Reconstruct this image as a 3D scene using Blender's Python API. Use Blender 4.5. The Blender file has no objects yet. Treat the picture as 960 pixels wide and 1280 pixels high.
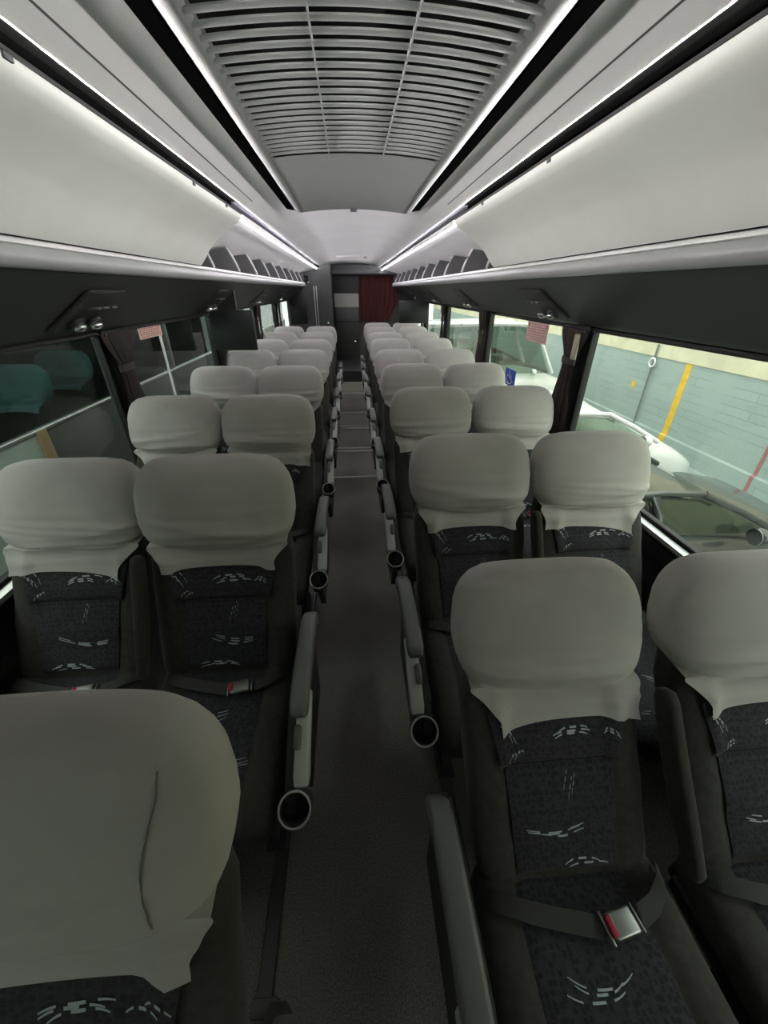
import bpy, bmesh, math, random
from math import sin, cos, pi, radians, exp
from mathutils import Vector, Matrix, noise

CZ = 1.6                      # camera height above the aisle floor
col = bpy.context.scene.collection

# ------------------------------------------------------------------ materials
def nodes(name):
    m = bpy.data.materials.new(name); m.use_nodes = True
    nt = m.node_tree
    return m, nt, nt.nodes['Principled BSDF']

def mat(name, colr, rough=0.6, metal=0.0, var=0.0, scale=20, bump=0.0, bscale=None, spec=0.5, sheen=0.0, stretch=None, coat=0.0):
    m, nt, b = nodes(name)
    b.inputs['Base Color'].default_value = (*colr, 1)
    b.inputs['Roughness'].default_value = rough
    b.inputs['Metallic'].default_value = metal
    b.inputs['Specular IOR Level'].default_value = spec
    if sheen: b.inputs['Sheen Weight'].default_value = sheen
    if coat: b.inputs['Coat Weight'].default_value = coat
    tc = nt.nodes.new('ShaderNodeTexCoord')
    vec = tc.outputs['Object']
    if stretch:
        mp = nt.nodes.new('ShaderNodeMapping'); mp.inputs['Scale'].default_value = stretch
        nt.links.new(vec, mp.inputs['Vector']); vec = mp.outputs['Vector']
    if var:
        n = nt.nodes.new('ShaderNodeTexNoise'); n.inputs['Scale'].default_value = scale; n.inputs['Detail'].default_value = 5
        nt.links.new(vec, n.inputs['Vector'])
        r = nt.nodes.new('ShaderNodeValToRGB')
        r.color_ramp.elements[0].position = .3; r.color_ramp.elements[1].position = .7
        r.color_ramp.elements[0].color = (*[c*(1-var) for c in colr], 1)
        r.color_ramp.elements[1].color = (*[min(1, c*(1+var)) for c in colr], 1)
        nt.links.new(n.outputs['Fac'], r.inputs['Fac']); nt.links.new(r.outputs['Color'], b.inputs['Base Color'])
    if bump:
        n2 = nt.nodes.new('ShaderNodeTexNoise'); n2.inputs['Scale'].default_value = bscale or scale*4; n2.inputs['Detail'].default_value = 3
        nt.links.new(vec, n2.inputs['Vector'])
        bp = nt.nodes.new('ShaderNodeBump'); bp.inputs['Strength'].default_value = bump; bp.inputs['Distance'].default_value = .003
        nt.links.new(n2.outputs['Fac'], bp.inputs['Height']); nt.links.new(bp.outputs['Normal'], b.inputs['Normal'])
    return m

def glass(name, tint, rough=0.0, ior=1.45):
    m, nt, b = nodes(name); nt.nodes.remove(b)
    out = nt.nodes['Material Output']
    tr = nt.nodes.new('ShaderNodeBsdfTransparent'); tr.inputs['Color'].default_value = (*tint, 1)
    gl = nt.nodes.new('ShaderNodeBsdfGlossy'); gl.inputs['Roughness'].default_value = rough
    fr = nt.nodes.new('ShaderNodeLayerWeight'); fr.inputs['Blend'].default_value = .5
    pw = nt.nodes.new('ShaderNodeMath'); pw.operation = 'POWER'; pw.inputs[1].default_value = 5
    sc_ = nt.nodes.new('ShaderNodeMath'); sc_.operation = 'MULTIPLY_ADD'; sc_.inputs[1].default_value = .9; sc_.inputs[2].default_value = .035
    nt.links.new(fr.outputs['Facing'], pw.inputs[0]); nt.links.new(pw.outputs[0], sc_.inputs[0])
    mx = nt.nodes.new('ShaderNodeMixShader')
    nt.links.new(sc_.outputs[0], mx.inputs['Fac']); nt.links.new(tr.outputs['BSDF'], mx.inputs[1]); nt.links.new(gl.outputs['BSDF'], mx.inputs[2])
    nt.links.new(mx.outputs['Shader'], out.inputs['Surface'])
    return m

def emit(name, colr, s):
    m, nt, b = nodes(name)
    b.inputs['Base Color'].default_value = (*colr, 1)
    b.inputs['Emission Color'].default_value = (*colr, 1); b.inputs['Emission Strength'].default_value = s
    return m

def pattern_mat():
    m, nt, b = nodes('navy block pattern velour')
    b.inputs['Roughness'].default_value = .9; b.inputs['Sheen Weight'].default_value = .1
    b.inputs['Specular IOR Level'].default_value = .2
    tc = nt.nodes.new('ShaderNodeTexCoord')
    mp = nt.nodes.new('ShaderNodeMapping'); mp.inputs['Scale'].default_value = (88, 88, 88)
    v = nt.nodes.new('ShaderNodeTexVoronoi'); v.distance = 'CHEBYCHEV'; v.inputs['Scale'].default_value = 1.0; v.inputs['Randomness'].default_value = .55
    nt.links.new(tc.outputs['Object'], mp.inputs['Vector']); nt.links.new(mp.outputs['Vector'], v.inputs['Vector'])
    r = nt.nodes.new('ShaderNodeValToRGB'); r.color_ramp.interpolation = 'CONSTANT'
    r.color_ramp.elements[0].color = (.022, .021, .025, 1)
    r.color_ramp.elements[1].position = .36; r.color_ramp.elements[1].color = (.037, .036, .042, 1)
    nt.links.new(v.outputs['Distance'], r.inputs['Fac'])
    n = nt.nodes.new('ShaderNodeTexNoise'); n.inputs['Scale'].default_value = 90; n.inputs['Detail'].default_value = 4
    nt.links.new(tc.outputs['Object'], n.inputs['Vector'])
    mx = nt.nodes.new('ShaderNodeMix'); mx.data_type = 'RGBA'; mx.blend_type = 'OVERLAY'; mx.inputs['Factor'].default_value = .55
    nt.links.new(r.outputs['Color'], mx.inputs['A']); nt.links.new(n.outputs['Fac'], mx.inputs['B'])
    nt.links.new(mx.outputs['Result'], b.inputs['Base Color'])
    return m

def carpet_mat():
    m, nt, b = nodes('speckled grey aisle carpet')
    b.inputs['Roughness'].default_value = .85; b.inputs['Specular IOR Level'].default_value = .25
    tc = nt.nodes.new('ShaderNodeTexCoord')
    n = nt.nodes.new('ShaderNodeTexNoise'); n.inputs['Scale'].default_value = 220; n.inputs['Detail'].default_value = 4
    n2 = nt.nodes.new('ShaderNodeTexNoise'); n2.inputs['Scale'].default_value = 2.5; n2.inputs['Detail'].default_value = 3
    for q in (n, n2): nt.links.new(tc.outputs['Object'], q.inputs['Vector'])
    r = nt.nodes.new('ShaderNodeValToRGB')
    r.color_ramp.elements[0].position = .36; r.color_ramp.elements[0].color = (.112, .105, .090, 1)
    r.color_ramp.elements[1].position = .68; r.color_ramp.elements[1].color = (.27, .252, .215, 1)
    nt.links.new(n.outputs['Fac'], r.inputs['Fac'])
    mx = nt.nodes.new('ShaderNodeMix'); mx.data_type = 'RGBA'; mx.blend_type = 'OVERLAY'; mx.inputs['Factor'].default_value = .35
    nt.links.new(r.outputs['Color'], mx.inputs['A']); nt.links.new(n2.outputs['Fac'], mx.inputs['B'])
    nt.links.new(mx.outputs['Result'], b.inputs['Base Color'])
    bp = nt.nodes.new('ShaderNodeBump'); bp.inputs['Strength'].default_value = .5; bp.inputs['Distance'].default_value = .002
    nt.links.new(n.outputs['Fac'], bp.inputs['Height']); nt.links.new(bp.outputs['Normal'], b.inputs['Normal'])
    return m

def brick_mat():
    m, nt, b = nodes('painted brick wall grey green')
    b.inputs['Roughness'].default_value = .8
    tc = nt.nodes.new('ShaderNodeTexCoord')
    mp = nt.nodes.new('ShaderNodeMapping'); mp.inputs['Rotation'].default_value = (pi/2, 0, pi/2)
    sw = nt.nodes.new('ShaderNodeSeparateXYZ'); cb = nt.nodes.new('ShaderNodeCombineXYZ')
    nt.links.new(tc.outputs['Object'], sw.inputs['Vector'])
    nt.links.new(sw.outputs['Y'], cb.inputs['X']); nt.links.new(sw.outputs['Z'], cb.inputs['Y'])
    bk = nt.nodes.new('ShaderNodeTexBrick'); bk.inputs['Scale'].default_value = 1.0
    bk.inputs['Brick Width'].default_value = 1.3; bk.inputs['Row Height'].default_value = .15; bk.inputs['Mortar Size'].default_value = .010
    bk.inputs['Color1'].default_value = (.33, .40, .37, 1); bk.inputs['Color2'].default_value = (.30, .37, .345, 1); bk.inputs['Mortar'].default_value = (.262, .318, .295, 1)
    nt.links.new(cb.outputs['Vector'], bk.inputs['Vector'])
    n = nt.nodes.new('ShaderNodeTexNoise'); n.inputs['Scale'].default_value = 1.1; n.inputs['Detail'].default_value = 8
    nt.links.new(tc.outputs['Object'], n.inputs['Vector'])
    rp = nt.nodes.new('ShaderNodeValToRGB'); rp.color_ramp.elements[0].position = .42; rp.color_ramp.elements[1].position = .58
    nt.links.new(n.outputs['Fac'], rp.inputs['Fac'])
    mx = nt.nodes.new('ShaderNodeMix'); mx.data_type = 'RGBA'
    mx.inputs['A'].default_value = (.33, .40, .37, 1)
    nt.links.new(rp.outputs['Color'], mx.inputs['Factor']); nt.links.new(bk.outputs['Color'], mx.inputs['B'])
    nt.links.new(mx.outputs['Result'], b.inputs['Base Color'])
    n3 = nt.nodes.new('ShaderNodeTexNoise'); n3.inputs['Scale'].default_value = 14; n3.inputs['Detail'].default_value = 6
    nt.links.new(tc.outputs['Object'], n3.inputs['Vector'])
    bp = nt.nodes.new('ShaderNodeBump'); bp.inputs['Strength'].default_value = .4; bp.inputs['Distance'].default_value = .02
    nt.links.new(n3.outputs['Fac'], bp.inputs['Height']); nt.links.new(bp.outputs['Normal'], b.inputs['Normal'])
    return m

M = dict(
    cover=mat('grey stretch cover', (.455, .436, .408), .85, var=.10, scale=5, bump=.25, bscale=420, spec=.25, sheen=.15),
    seam=mat('grey cover seam', (.17, .165, .155), .9),
    blue=mat('pale blue reflection cover', (.55, .74, .78), .85, var=.08, scale=6, bump=.2, bscale=420, spec=.25),  # covers of the added seats that stand in for left glass reflections
    bolster=mat('charcoal velour', (.044, .042, .036), .9, var=.2, scale=60, bump=.3, bscale=500, spec=.2, sheen=.1),
    pattern=pattern_mat(),
    stroke=mat('pale woven strokes', (.40, .45, .47), .8),
    arm=mat('grey moulded armrest', (.125, .130, .120), .42, bump=.08, bscale=500),
    console=mat('pale grey plastic', (.44, .46, .42), .38),
    dark=mat('dark grey plastic', (.035, .036, .034), .5, bump=.1, bscale=400),
    black=mat('black plastic', (.012, .012, .013), .45),
    rubber=mat('black rubber', (.010, .010, .010), .55),
    strap=mat('black belt webbing', (.034, .034, .031), .75, bump=.3, bscale=700),
    steel=mat('brushed belt steel', (.36, .38, .36), .38, 1.0),
    red=mat('red release button', (.38, .015, .04), .45),
    frame=mat('painted steel frame', (.05, .05, .05), .5, .4),
    ceil=mat('white ceiling panel', (.80, .79, .78), .55, var=.03, scale=3),
    lid=mat('off white locker lid', (.76, .77, .72), .42, var=.05, scale=2.5),
    nose=mat('grey locker rail', (.33, .335, .33), .34, bump=.03, bscale=300),
    under=mat('dark locker underside', (.021, .023, .021), .5, bump=.12, bscale=260),
    rib=mat('grey locker divider', (.085, .085, .085), .55),
    ribedge=mat('pale divider edge', (.42, .42, .42), .45),
    recess=mat('grey locker lining', (.095, .095, .095), .8, var=.1, scale=30),
    slat=mat('grey grille slat', (.30, .31, .30), .5),
    acframe=mat('pale grille surround', (.20, .203, .198), .5),
    acpanel=mat('grey blank grille panel', (.25, .26, .255), .5),
    coveblack=mat('matt black gap shade', (.0012, .0012, .0012), 1.0, spec=0.0),  # shade painted into the cove recess, light channel and ceiling slot
    covegrey=mat('dark grey cove shade', (.03, .029, .032), .9, spec=.1),
    plenum=mat('black filter behind grille', (.012, .012, .012), .9),
    ledfar=emit('cool light strip', (.96, .92, 1.0), 70),
    ledsoft=emit('soft white light tube', (.96, .92, 1.0), 13),
    led=emit('cool white light strip', (1.0, .97, .94), 150),
    carpet=carpet_mat(),
    alu=mat('worn aluminium', (.58, .60, .57), .36, .9, var=.1, scale=40),
    track=mat('dark floor track', (.09, .09, .082), .45, .3),
    wallpanel=mat('black side lining', (.020, .021, .020), .6, bump=.2, bscale=300),
    pillar=mat('dark window pillar', (.03, .03, .03), .5),
    glass=glass('tinted green side glass', (.83, .87, .835)),
    windshield=glass('darkened front glass', (.16, .165, .16)),  # unseen front glass, darkened to hold daylight off the seat fronts
    curtain=mat('dark brown curtain', (.036, .024, .021), .9, var=.3, scale=25, bump=.3, bscale=300, stretch=(1, 1, .1)),
    tie=mat('grey curtain tie', (.075, .068, .060), .8),
    maroon=mat('maroon rear curtain', (.085, .016, .018), .9, var=.25, scale=14, stretch=(6, 1, .3)),
    rear=mat('grey rear lining', (.065, .068, .067), .6, var=.1, scale=10),
    reardark=mat('dark rear panel', (.030, .031, .032), .5),
    sheet=mat('white paper notice', (.50, .49, .46), .8),
    door=mat('grey door upper panel', (.105, .11, .112), .5),
    doorlow=mat('charcoal door lower panel', (.028, .030, .028), .5, var=.25, scale=14, stretch=(4, 1, .4)),
    mon=mat('dark monitor shell', (.022, .026, .025), .45),
    screen=mat('monitor screen', (.012, .013, .014), .25),
    chrome=mat('chrome lamp', (.75, .75, .74), .22, 1.0),
    cream=mat('cream plastic fitting', (.55, .52, .36), .5),
    pink=mat('pink notice paper', (.85, .58, .52), .8, var=.12, scale=60),
    darkred=mat('dark red print', (.55, .20, .18), .8),
    signblue=mat('blue sign', (.02, .09, .52), .5),
    white=mat('white print', (.8, .8, .8), .5),
    brick=brick_mat(),
    creamwall=mat('cream painted wall band', (.62, .58, .41), .8, var=.12, scale=3, bump=.3, bscale=20),
    ground=mat('grey green yard paving', (.30, .35, .325), .85, var=.16, scale=2.5, bump=.2, bscale=30),
    yellow=mat('yellow line paint', (.72, .46, .05), .7, var=.12, scale=12),
    redline=mat('red line paint', (.35, .14, .14), .8, var=.2, scale=12),
    conduit=mat('grey conduit', (.16, .19, .18), .5),
    cargrey=mat('dark grey car paint', (.045, .050, .047), .25, .3, coat=.6),
    carwhite=mat('white car paint', (.72, .72, .70), .3, coat=.6),
    tyre=mat('tyre', (.012, .012, .012), .8),
    carglass=glass('car glass', (.62, .68, .645)),
    carseat=mat('car seat', (.02, .02, .02), .9),
    coachgreen=mat('pale green coach panel', (.24, .29, .25), .45, var=.05, scale=2),
    coachdark=mat('dark coach panel', (.050, .056, .052), .5, var=.1, scale=2),
    coachglass=glass('dark coach glass', (.45, .55, .54)),
    brownpost=mat('brown trim', (.20, .13, .06), .6),
)

# ------------------------------------------------------------------ mesh builder
class MB:
    def __init__(s): s.bm = bmesh.new()
    def face(s, vs, mi=0, sm=True):
        try:
            f = s.bm.faces.new(vs); f.material_index = mi; f.smooth = sm; return f
        except ValueError: return None
    def box(s, lo, hi, bev=0.0, mi=0, seg=2, M4=None):
        t = bmesh.new(); bmesh.ops.create_cube(t, size=1)
        lo, hi = Vector(lo), Vector(hi); c = (lo+hi)/2; d = hi-lo
        for v in t.verts: v.co = Vector((v.co.x*d.x, v.co.y*d.y, v.co.z*d.z)) + c
        if bev: bmesh.ops.bevel(t, geom=t.edges[:], offset=bev, segments=seg, profile=.5, affect='EDGES')
        s.join(t, mi, bev > 0, M4); return s
    def join(s, t, mi=0, sm=False, M4=None):
        mp = {}
        for v in t.verts: mp[v] = s.bm.verts.new(M4 @ v.co if M4 else v.co)
        for f in t.faces: s.face([mp[v] for v in f.verts], mi, sm)
        t.free()
    def loft(s, rings, cap=True, mi=0, closed=True, sm=True):
        R = [[s.bm.verts.new(p) for p in r] for r in rings]
        n = len(R[0])
        for a, b in zip(R, R[1:]):
            for i in range(n if closed else n-1):
                j = (i+1) % n; s.face([a[i], a[j], b[j], b[i]], mi, sm)
        if cap and closed:
            s.face(R[0][::-1], mi, sm); s.face(R[-1], mi, sm)
        return R
    def grid(s, fn, nu, nv, mi=0, sm=True):
        return s.loft([[fn(i/(nu-1), j/(nv-1)) for i in range(nu)] for j in range(nv)], False, mi, False, sm)
    def tube(s, pts, r, n=8, mi=0, cap=True):
        pts = [Vector(p) for p in pts]; rings = []
        rr = r if isinstance(r, (list, tuple)) else [r]*len(pts)
        up = Vector((0, 0, 1))
        for k, p in enumerate(pts):
            d = (pts[min(k+1, len(pts)-1)] - pts[max(k-1, 0)]).normalized()
            u = up if abs(d.dot(up)) < .9 else Vector((1, 0, 0))
            a = d.cross(u).normalized(); b = a.cross(d)
            rings.append([p + (a*cos(2*pi*i/n) + b*sin(2*pi*i/n))*rr[k] for i in range(n)])
        s.loft(rings, cap, mi); return s
    def prism(s, poly, y0, y1, mi=0, sm=False, axis='Y'):
        f = {'Y': lambda p, t: (p[0], t, p[1]), 'X': lambda p, t: (t, p[0], p[1]), 'Z': lambda p, t: (p[0], p[1], t)}[axis]
        s.loft([[f(p, y0) for p in poly], [f(p, y1) for p in poly]], True, mi, True, sm); return s
    def sphere(s, c, r, mi=0, sc=(1, 1, 1), seg=16):
        t = bmesh.new(); bmesh.ops.create_uvsphere(t, u_segments=seg, v_segments=seg//2, radius=r)
        for v in t.verts: v.co = Vector((v.co.x*sc[0], v.co.y*sc[1], v.co.z*sc[2])) + Vector(c)
        s.join(t, mi, True); return s
    def disc(s, c, axis, r, h, n=24, mi=0):
        c = Vector(c); d = Vector(axis).normalized()
        s.tube([c - d*h/2, c + d*h/2], r, n, mi); return s
    def mesh(s, name, mats, recalc=True):
        if recalc: bmesh.ops.recalc_face_normals(s.bm, faces=s.bm.faces[:])
        me = bpy.data.meshes.new(name); s.bm.to_mesh(me); s.bm.free()
        for m in (mats if isinstance(mats, (list, tuple)) else [mats]): me.materials.append(M[m] if isinstance(m, str) else m)
        return me
    def obj(s, name, mats, parent=None, loc=None):
        return link(name, s.mesh(name, mats), parent, loc)

def link(name, me, parent=None, loc=None):
    o = bpy.data.objects.new(name, me); col.objects.link(o)
    if parent: o.parent = parent
    if loc: o.location = loc
    try:
        if me and len(me.polygons) and any(p.use_smooth for p in me.polygons): me.set_sharp_from_angle(angle=radians(50))
    except Exception: pass
    return o
def tag(o, label, cat, group=None):
    o['label'] = label; o['category'] = cat
    if group: o['group'] = group
    return o
def thing(name, label, cat, loc=(0, 0, 0), group=None):
    o = bpy.data.objects.new(name, None); col.objects.link(o); o.location = loc; o.empty_display_size = .1
    return tag(o, label, cat, group)
def struct(o): o['kind'] = 'structure'; return o
def lerp(a, b, t): return a + (b-a)*t
def interp(tab, x):
    if x <= tab[0][0]: return tab[0][1:]
    for p, q in zip(tab, tab[1:]):
        if x <= q[0]:
            t = (x-p[0])/(q[0]-p[0]); t = t*t*(3-2*t)*.5 + t*.5
            return tuple(lerp(a, b, t) for a, b in zip(p[1:], q[1:]))
    return tab[-1][1:]
def sup(a, n):
    c, s_ = cos(a), sin(a)
    return (math.copysign(abs(c)**(2/n), c), math.copysign(abs(s_)**(2/n), s_))
def sstep(a, b, x):
    t = max(0.0, min(1.0, (x-a)/(b-a))); return t*t*(3-2*t)

# ------------------------------------------------------------------ the seat
# stations: z, y of front face, thickness, half width
BODY = [(.40, -.02, .10, .205), (.45, .0, .12, .218), (.55, .055, .13, .224), (.68, .125, .135, .227), (.79, .185, .135, .228), (.84, .212, .13, .212),
        (.88, .228, .13, .205), (.96, .256, .12, .210), (1.03, .282, .10, .20), (1.07, .30, .06, .16)]
HEAD = [(.845, .204, .160, .208), (.862, .194, .176, .222), (.885, .196, .184, .232), (.91, .204, .185, .237), (.95, .218, .178, .238), (1.0, .238, .162, .235),
        (1.04, .258, .140, .226), (1.07, .278, .112, .208), (1.09, .298, .080, .180), (1.10, .318, .046, .140), (1.102, .332, .018, .08)]
NS = 44
def ring(tab, z, n, off=0.0, bol=0.0):
    yf, t, w = interp(tab, z); t2 = t/2+off; out = []
    for i in range(NS):
        cx, cy = sup(2*pi*i/NS, n)
        x = cx*(w+off); y = yf + t/2 + cy*t2
        if cy < 0 and bol: y += .018*bol*(1 - sstep(.50, .72, abs(cx)))       # hollow between the bolsters
        out.append(Vector((x, y, z)))
    return out
def back_front(x, z):
    yf, t, w = interp(BODY, z)
    return yf + .018*(1-sstep(.50, .72, abs(x)/w))

cache = {}
def shared(key, fn):
    if key not in cache: cache[key] = fn()
    return cache[key]

def m_backrest():
    b = MB(); zs = [.40, .43, .47, .53, .60, .66, .72, .78, .84, .90, .96, 1.0, 1.03, 1.055, 1.07]
    b.loft([ring(BODY, z, 4.0, 0, 1) for z in zs]); return b.mesh('backrest', 'bolster')

def strokes(b, surf, segs, mi, w=.0023):
    """woven pale strokes that lie on a panel: each a thin ribbon that follows the panel's surface"""
    for (u0, v0, u1, v1, bend, wob) in segs:
        n = 14; top, bot = [], []
        for k in range(n):
            t = k/(n-1); u = lerp(u0, u1, t); v = lerp(v0, v1, t) + bend*4*t*(1-t) + wob*sin(t*9)
            if k % 5 == 4: 
                if len(top) > 1: b.loft([top, bot], False, mi, False)
                top, bot = [], []; continue
            hw = w*(1-.5*abs(2*t-1))
            top.append(surf(u, v+hw)); bot.append(surf(u, v-hw))
        if len(top) > 1: b.loft([top, bot], False, mi, False)

def cluster(rng, u, v, L, ang, n=3, gap=.006, bend=.008):
    out = []
    for k in range(n):
        du, dv = cos(ang)*L/2, sin(ang)*L/2; s_ = rng.uniform(.75, 1.1); o = (k-(n-1)/2)*gap; sh = rng.uniform(-.012, .012)
        out.append((u-du*s_+sh, v-dv*s_+o, u+du*s_+sh, v+dv*s_+o, bend*rng.uniform(.6, 1.3), .0012))
    return out

def m_pad(z0, z1, wid0, wid1, bulge, seed, clusters):
    def surf(x, z, off=.0022):
        u = x/lerp(wid0, wid1, (z-z0)/(z1-z0)); v = (z-z0)/(z1-z0)
        e = (1-max(0, min(1, abs(u)))**6)*(1-abs(2*min(1, max(0, v))-1)**6)
        return Vector((x, back_front(x, z) - .004 - bulge*max(0, e)**.5 - off*(1 if off > .001 else 0), z))
    b = MB()
    b.grid(lambda i, j: surf((2*i-1)*lerp(wid0, wid1, j), lerp(z0, z1, j), 0), 25, 19)
    strokes(b, surf, clusters, 1)
    return b.mesh('pad', ['pattern', 'stroke'], False)

def m_cover(seed):
    rng = random.Random(seed)
    tilt = rng.uniform(-.012, .012); dx = rng.uniform(-.012, .012); na, nb_ = rng.uniform(.66, .74), rng.uniform(.80, .90); hemz = rng.uniform(.762, .784)
    if seed % 2: na, nb_ = nb_, na
    fold = [(rng.uniform(.80, .93), rng.uniform(-.25, .25), rng.uniform(.0065, .011), rng.uniform(.004, .0095), rng.uniform(-.18, .18), rng.uniform(.07, .18)) for _ in range(11)]
    def wr(p):
        d = 0
        for (z0, sl, wd, am, xc, xw) in fold:
            d += am*exp(-((p.z - z0 - sl*(p.x-xc)*.5)/wd)**2)*exp(-((p.x-xc)/xw)**2)
        return d
    b = MB(); zs = [1.102, 1.10, 1.09, 1.075, 1.055, 1.03, 1.0] + [lerp(.985, .849, q/20) for q in range(21)]
    rings = []
    ref = {}
    for z in zs:
        r = ring(HEAD, z, 3.3, .006)
        for i, p in enumerate(r):
            a = 2*pi*i/NS
            if sin(a) < 0: p.y -= wr(p)*min(1, -sin(a)*1.6) + .0012*noise.noise(p*14+Vector((seed, 0, 0)))
        rings.append(r)
    R = b.loft(rings, False)
    b.face(R[0])
    i0, i1 = NS//2, NS           # front half: indices NS/2 .. NS
    idx = list(range(i0, i1+1)); prev = [R[-1][i % NS] for i in idx]; base = [v.co.copy() for v in prev]
    steps = 22; nb = len(base)
    for k in range(1, steps+1):
        t = k/steps; row = []
        for j, p in enumerate(base):
            u = math.copysign(abs(2*j/(nb-1)-1)**.85, 2*j/(nb-1)-1)
            hem = hemz - .016*abs(u)**2.5 + tilt*u
            z = lerp(.849, hem, t)
            nar = lerp(na, nb_, sstep(-.5, .5, u))
            wf = .228*lerp(1, nar, sstep(0, .75, t)**.8)
            x = lerp(p.x, u*wf, sstep(0, .25, t)) + dx*t
            y = lerp(p.y, back_front(x, z) - .008, sstep(-.05, .45, t))
            q = Vector((x, y, z)); q.y -= wr(q)*.9*(1-.5*abs(u))
            q.y = min(q.y, back_front(q.x, q.z) - .0045 - .017*(1-sstep(.150, .195, abs(q.x)))*sstep(.835, .80, q.z) if q.z < .835 else back_front(q.x, q.z) - .0045)
            row.append(b.bm.verts.new(q))
        for j in range(len(row)-1): b.face([prev[j], prev[j+1], row[j+1], row[j]])
        prev = row
    me = b.mesh('headrest_cover', 'cover')
    return me

def m_seam(sgn):
    pts = []
    for k in range(26):
        t = k/25; z = lerp(.872, 1.066, t)
        yf, th, w = interp(HEAD, z)
        x = sgn*w*(.70 + .20*t**2 - .06*sin(t*pi))
        cx = min(1, abs(x)/(w+.006)); cy = (1-cx**3.3)**(1/3.3)
        pts.append(Vector((x, yf+th/2-(th/2+.0075)*cy, z)))
    return MB().tube(pts, .0011, 6).mesh('seam', 'seam')

def m_cushion():
    b = MB(); rings = []
    for (y, zt, zb, w) in [(.05, .44, .36, .20), (.03, .452, .335, .215), (-.05, .452, .33, .224), (-.16, .448, .328, .226), (-.28, .45, .325, .226), (-.37, .457, .325, .226), (-.42, .455, .328, .224), (-.455, .442, .335, .218), (-.475, .418, .35, .208), (-.482, .395, .37, .19)]:
        r = []
        for i in range(NS):
            cx, cz = sup(2*pi*i/NS, 4.2)
            z = lerp(zb, zt, (cz+1)/2)
            if cz > 0: z -= .020*(1-sstep(.52, .74, abs(cx)))*cz
            r.append(Vector((cx*w, y, z)))
        rings.append(r)
    b.loft(rings); return b.mesh('cushion', 'bolster')

def m_seatpad(seed):
    rng = random.Random(seed)
    top = [(.02, .436), (-.05, .440), (-.16, .438), (-.28, .440), (-.37, .447), (-.42, .445), (-.455, .431), (-.478, .408), (-.487, .38)]
    def surf(x, v, off=.0022):
        f = max(0, min(1, v))*(len(top)-1); k = min(int(f), len(top)-2); t = f-k
        y = lerp(top[k][0], top[k+1][0], t); z = lerp(top[k][1], top[k+1][1], t)
        e = (1-min(1, abs(x)/.142)**5)*(1-abs(2*max(0, min(1, v))-1)**10)
        bl = .006*max(0, e)**.5 + (off if off > .001 else 0)
        fr = sstep(.72, 1, v)
        return Vector((x, y - bl*fr, z + bl*(1-fr) - .006 + .004*fr))
    b = MB(); b.grid(lambda i, j: surf((2*i-1)*.142, j, 0), 21, 31)
    segs = []
    for (u, v, L, a) in ((-.02, .24, .12, .04), (.06, .40, .13, .1), (-.03, .62, .10, -.1), (.08, .73, .10, .3)):
        segs += [(u0, v0, u1, v1, bd*1.5, w) for (u0, v0, u1, v1, bd, w) in cluster(rng, u, v, L, a, 3, .012, .012)]
    strokes(b, surf, segs, 1, .0022)
    return b.mesh('seat_pad', ['pattern', 'stroke'], False)

def m_strap():
    b = MB()
    def web(pts, w):
        top = [[Vector(p)+Vector((0, w*q*.75, w*q*.18)) for q in (-1, -.33, .33, 1)] for p in pts]
        b.loft(top, False, 0, False)
        b.loft([[p-Vector((0, 0, .002)) for p in r] for r in top], False, 0, False)
    web([(-.215, .005, .435), (-.19, -.025, .462), (-.12, -.048, .462), (-.05, -.066, .461), (.02, -.082, .462)], .024)
    web([(.215, .0, .44), (.19, -.03, .465), (.15, -.06, .468), (.11, -.075, .466)], .024)
    return b.mesh('belt_strap', 'strap', False)
def m_buckle():
    b = MB(); T = Matrix.Translation((.062, -.082, .470)) @ Matrix.Rotation(.16, 4, 'Z') @ Matrix.Scale(.78, 4)
    b.box((-.036, -.028, -.010), (.040, .028, .010), .007, 0, 3, T)
    b.box((-.048, -.034, -.004), (-.041, .034, .004), .002, 0, 1, T); b.box((.046, -.030, -.004), (.052, .030, .004), .002, 0, 1, T)
    return b.mesh('buckle', 'steel')
def m_button():
    T = Matrix.Translation((.062, -.082, .470)) @ Matrix.Rotation(.16, 4, 'Z') @ Matrix.Scale(.78, 4)
    return MB().box((-.040, -.021, -.004), (-.024, .021, .0125), .003, 0, 2, T).mesh('release_button', 'red')

def bar(b, path, w, h, n=4, N=20, mi=0):
    """rounded bar along (x, y, z, wscale, hscale); section stands square to the path within the y-z plane"""
    rings = []
    for k, p in enumerate(path):
        a, c = path[max(k-1, 0)], path[min(k+1, len(path)-1)]
        d = Vector((0, c[1]-a[1], c[2]-a[2])).normalized(); nrm = Vector((0, -d.z, d.y))
        rings.append([Vector(p[:3]) + Vector((sup(2*pi*i/N, n)[0]*w/2*p[3], 0, 0)) + nrm*sup(2*pi*i/N, n)[1]*h/2*p[4] for i in range(N)])
    b.loft(rings, True, mi)

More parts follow.
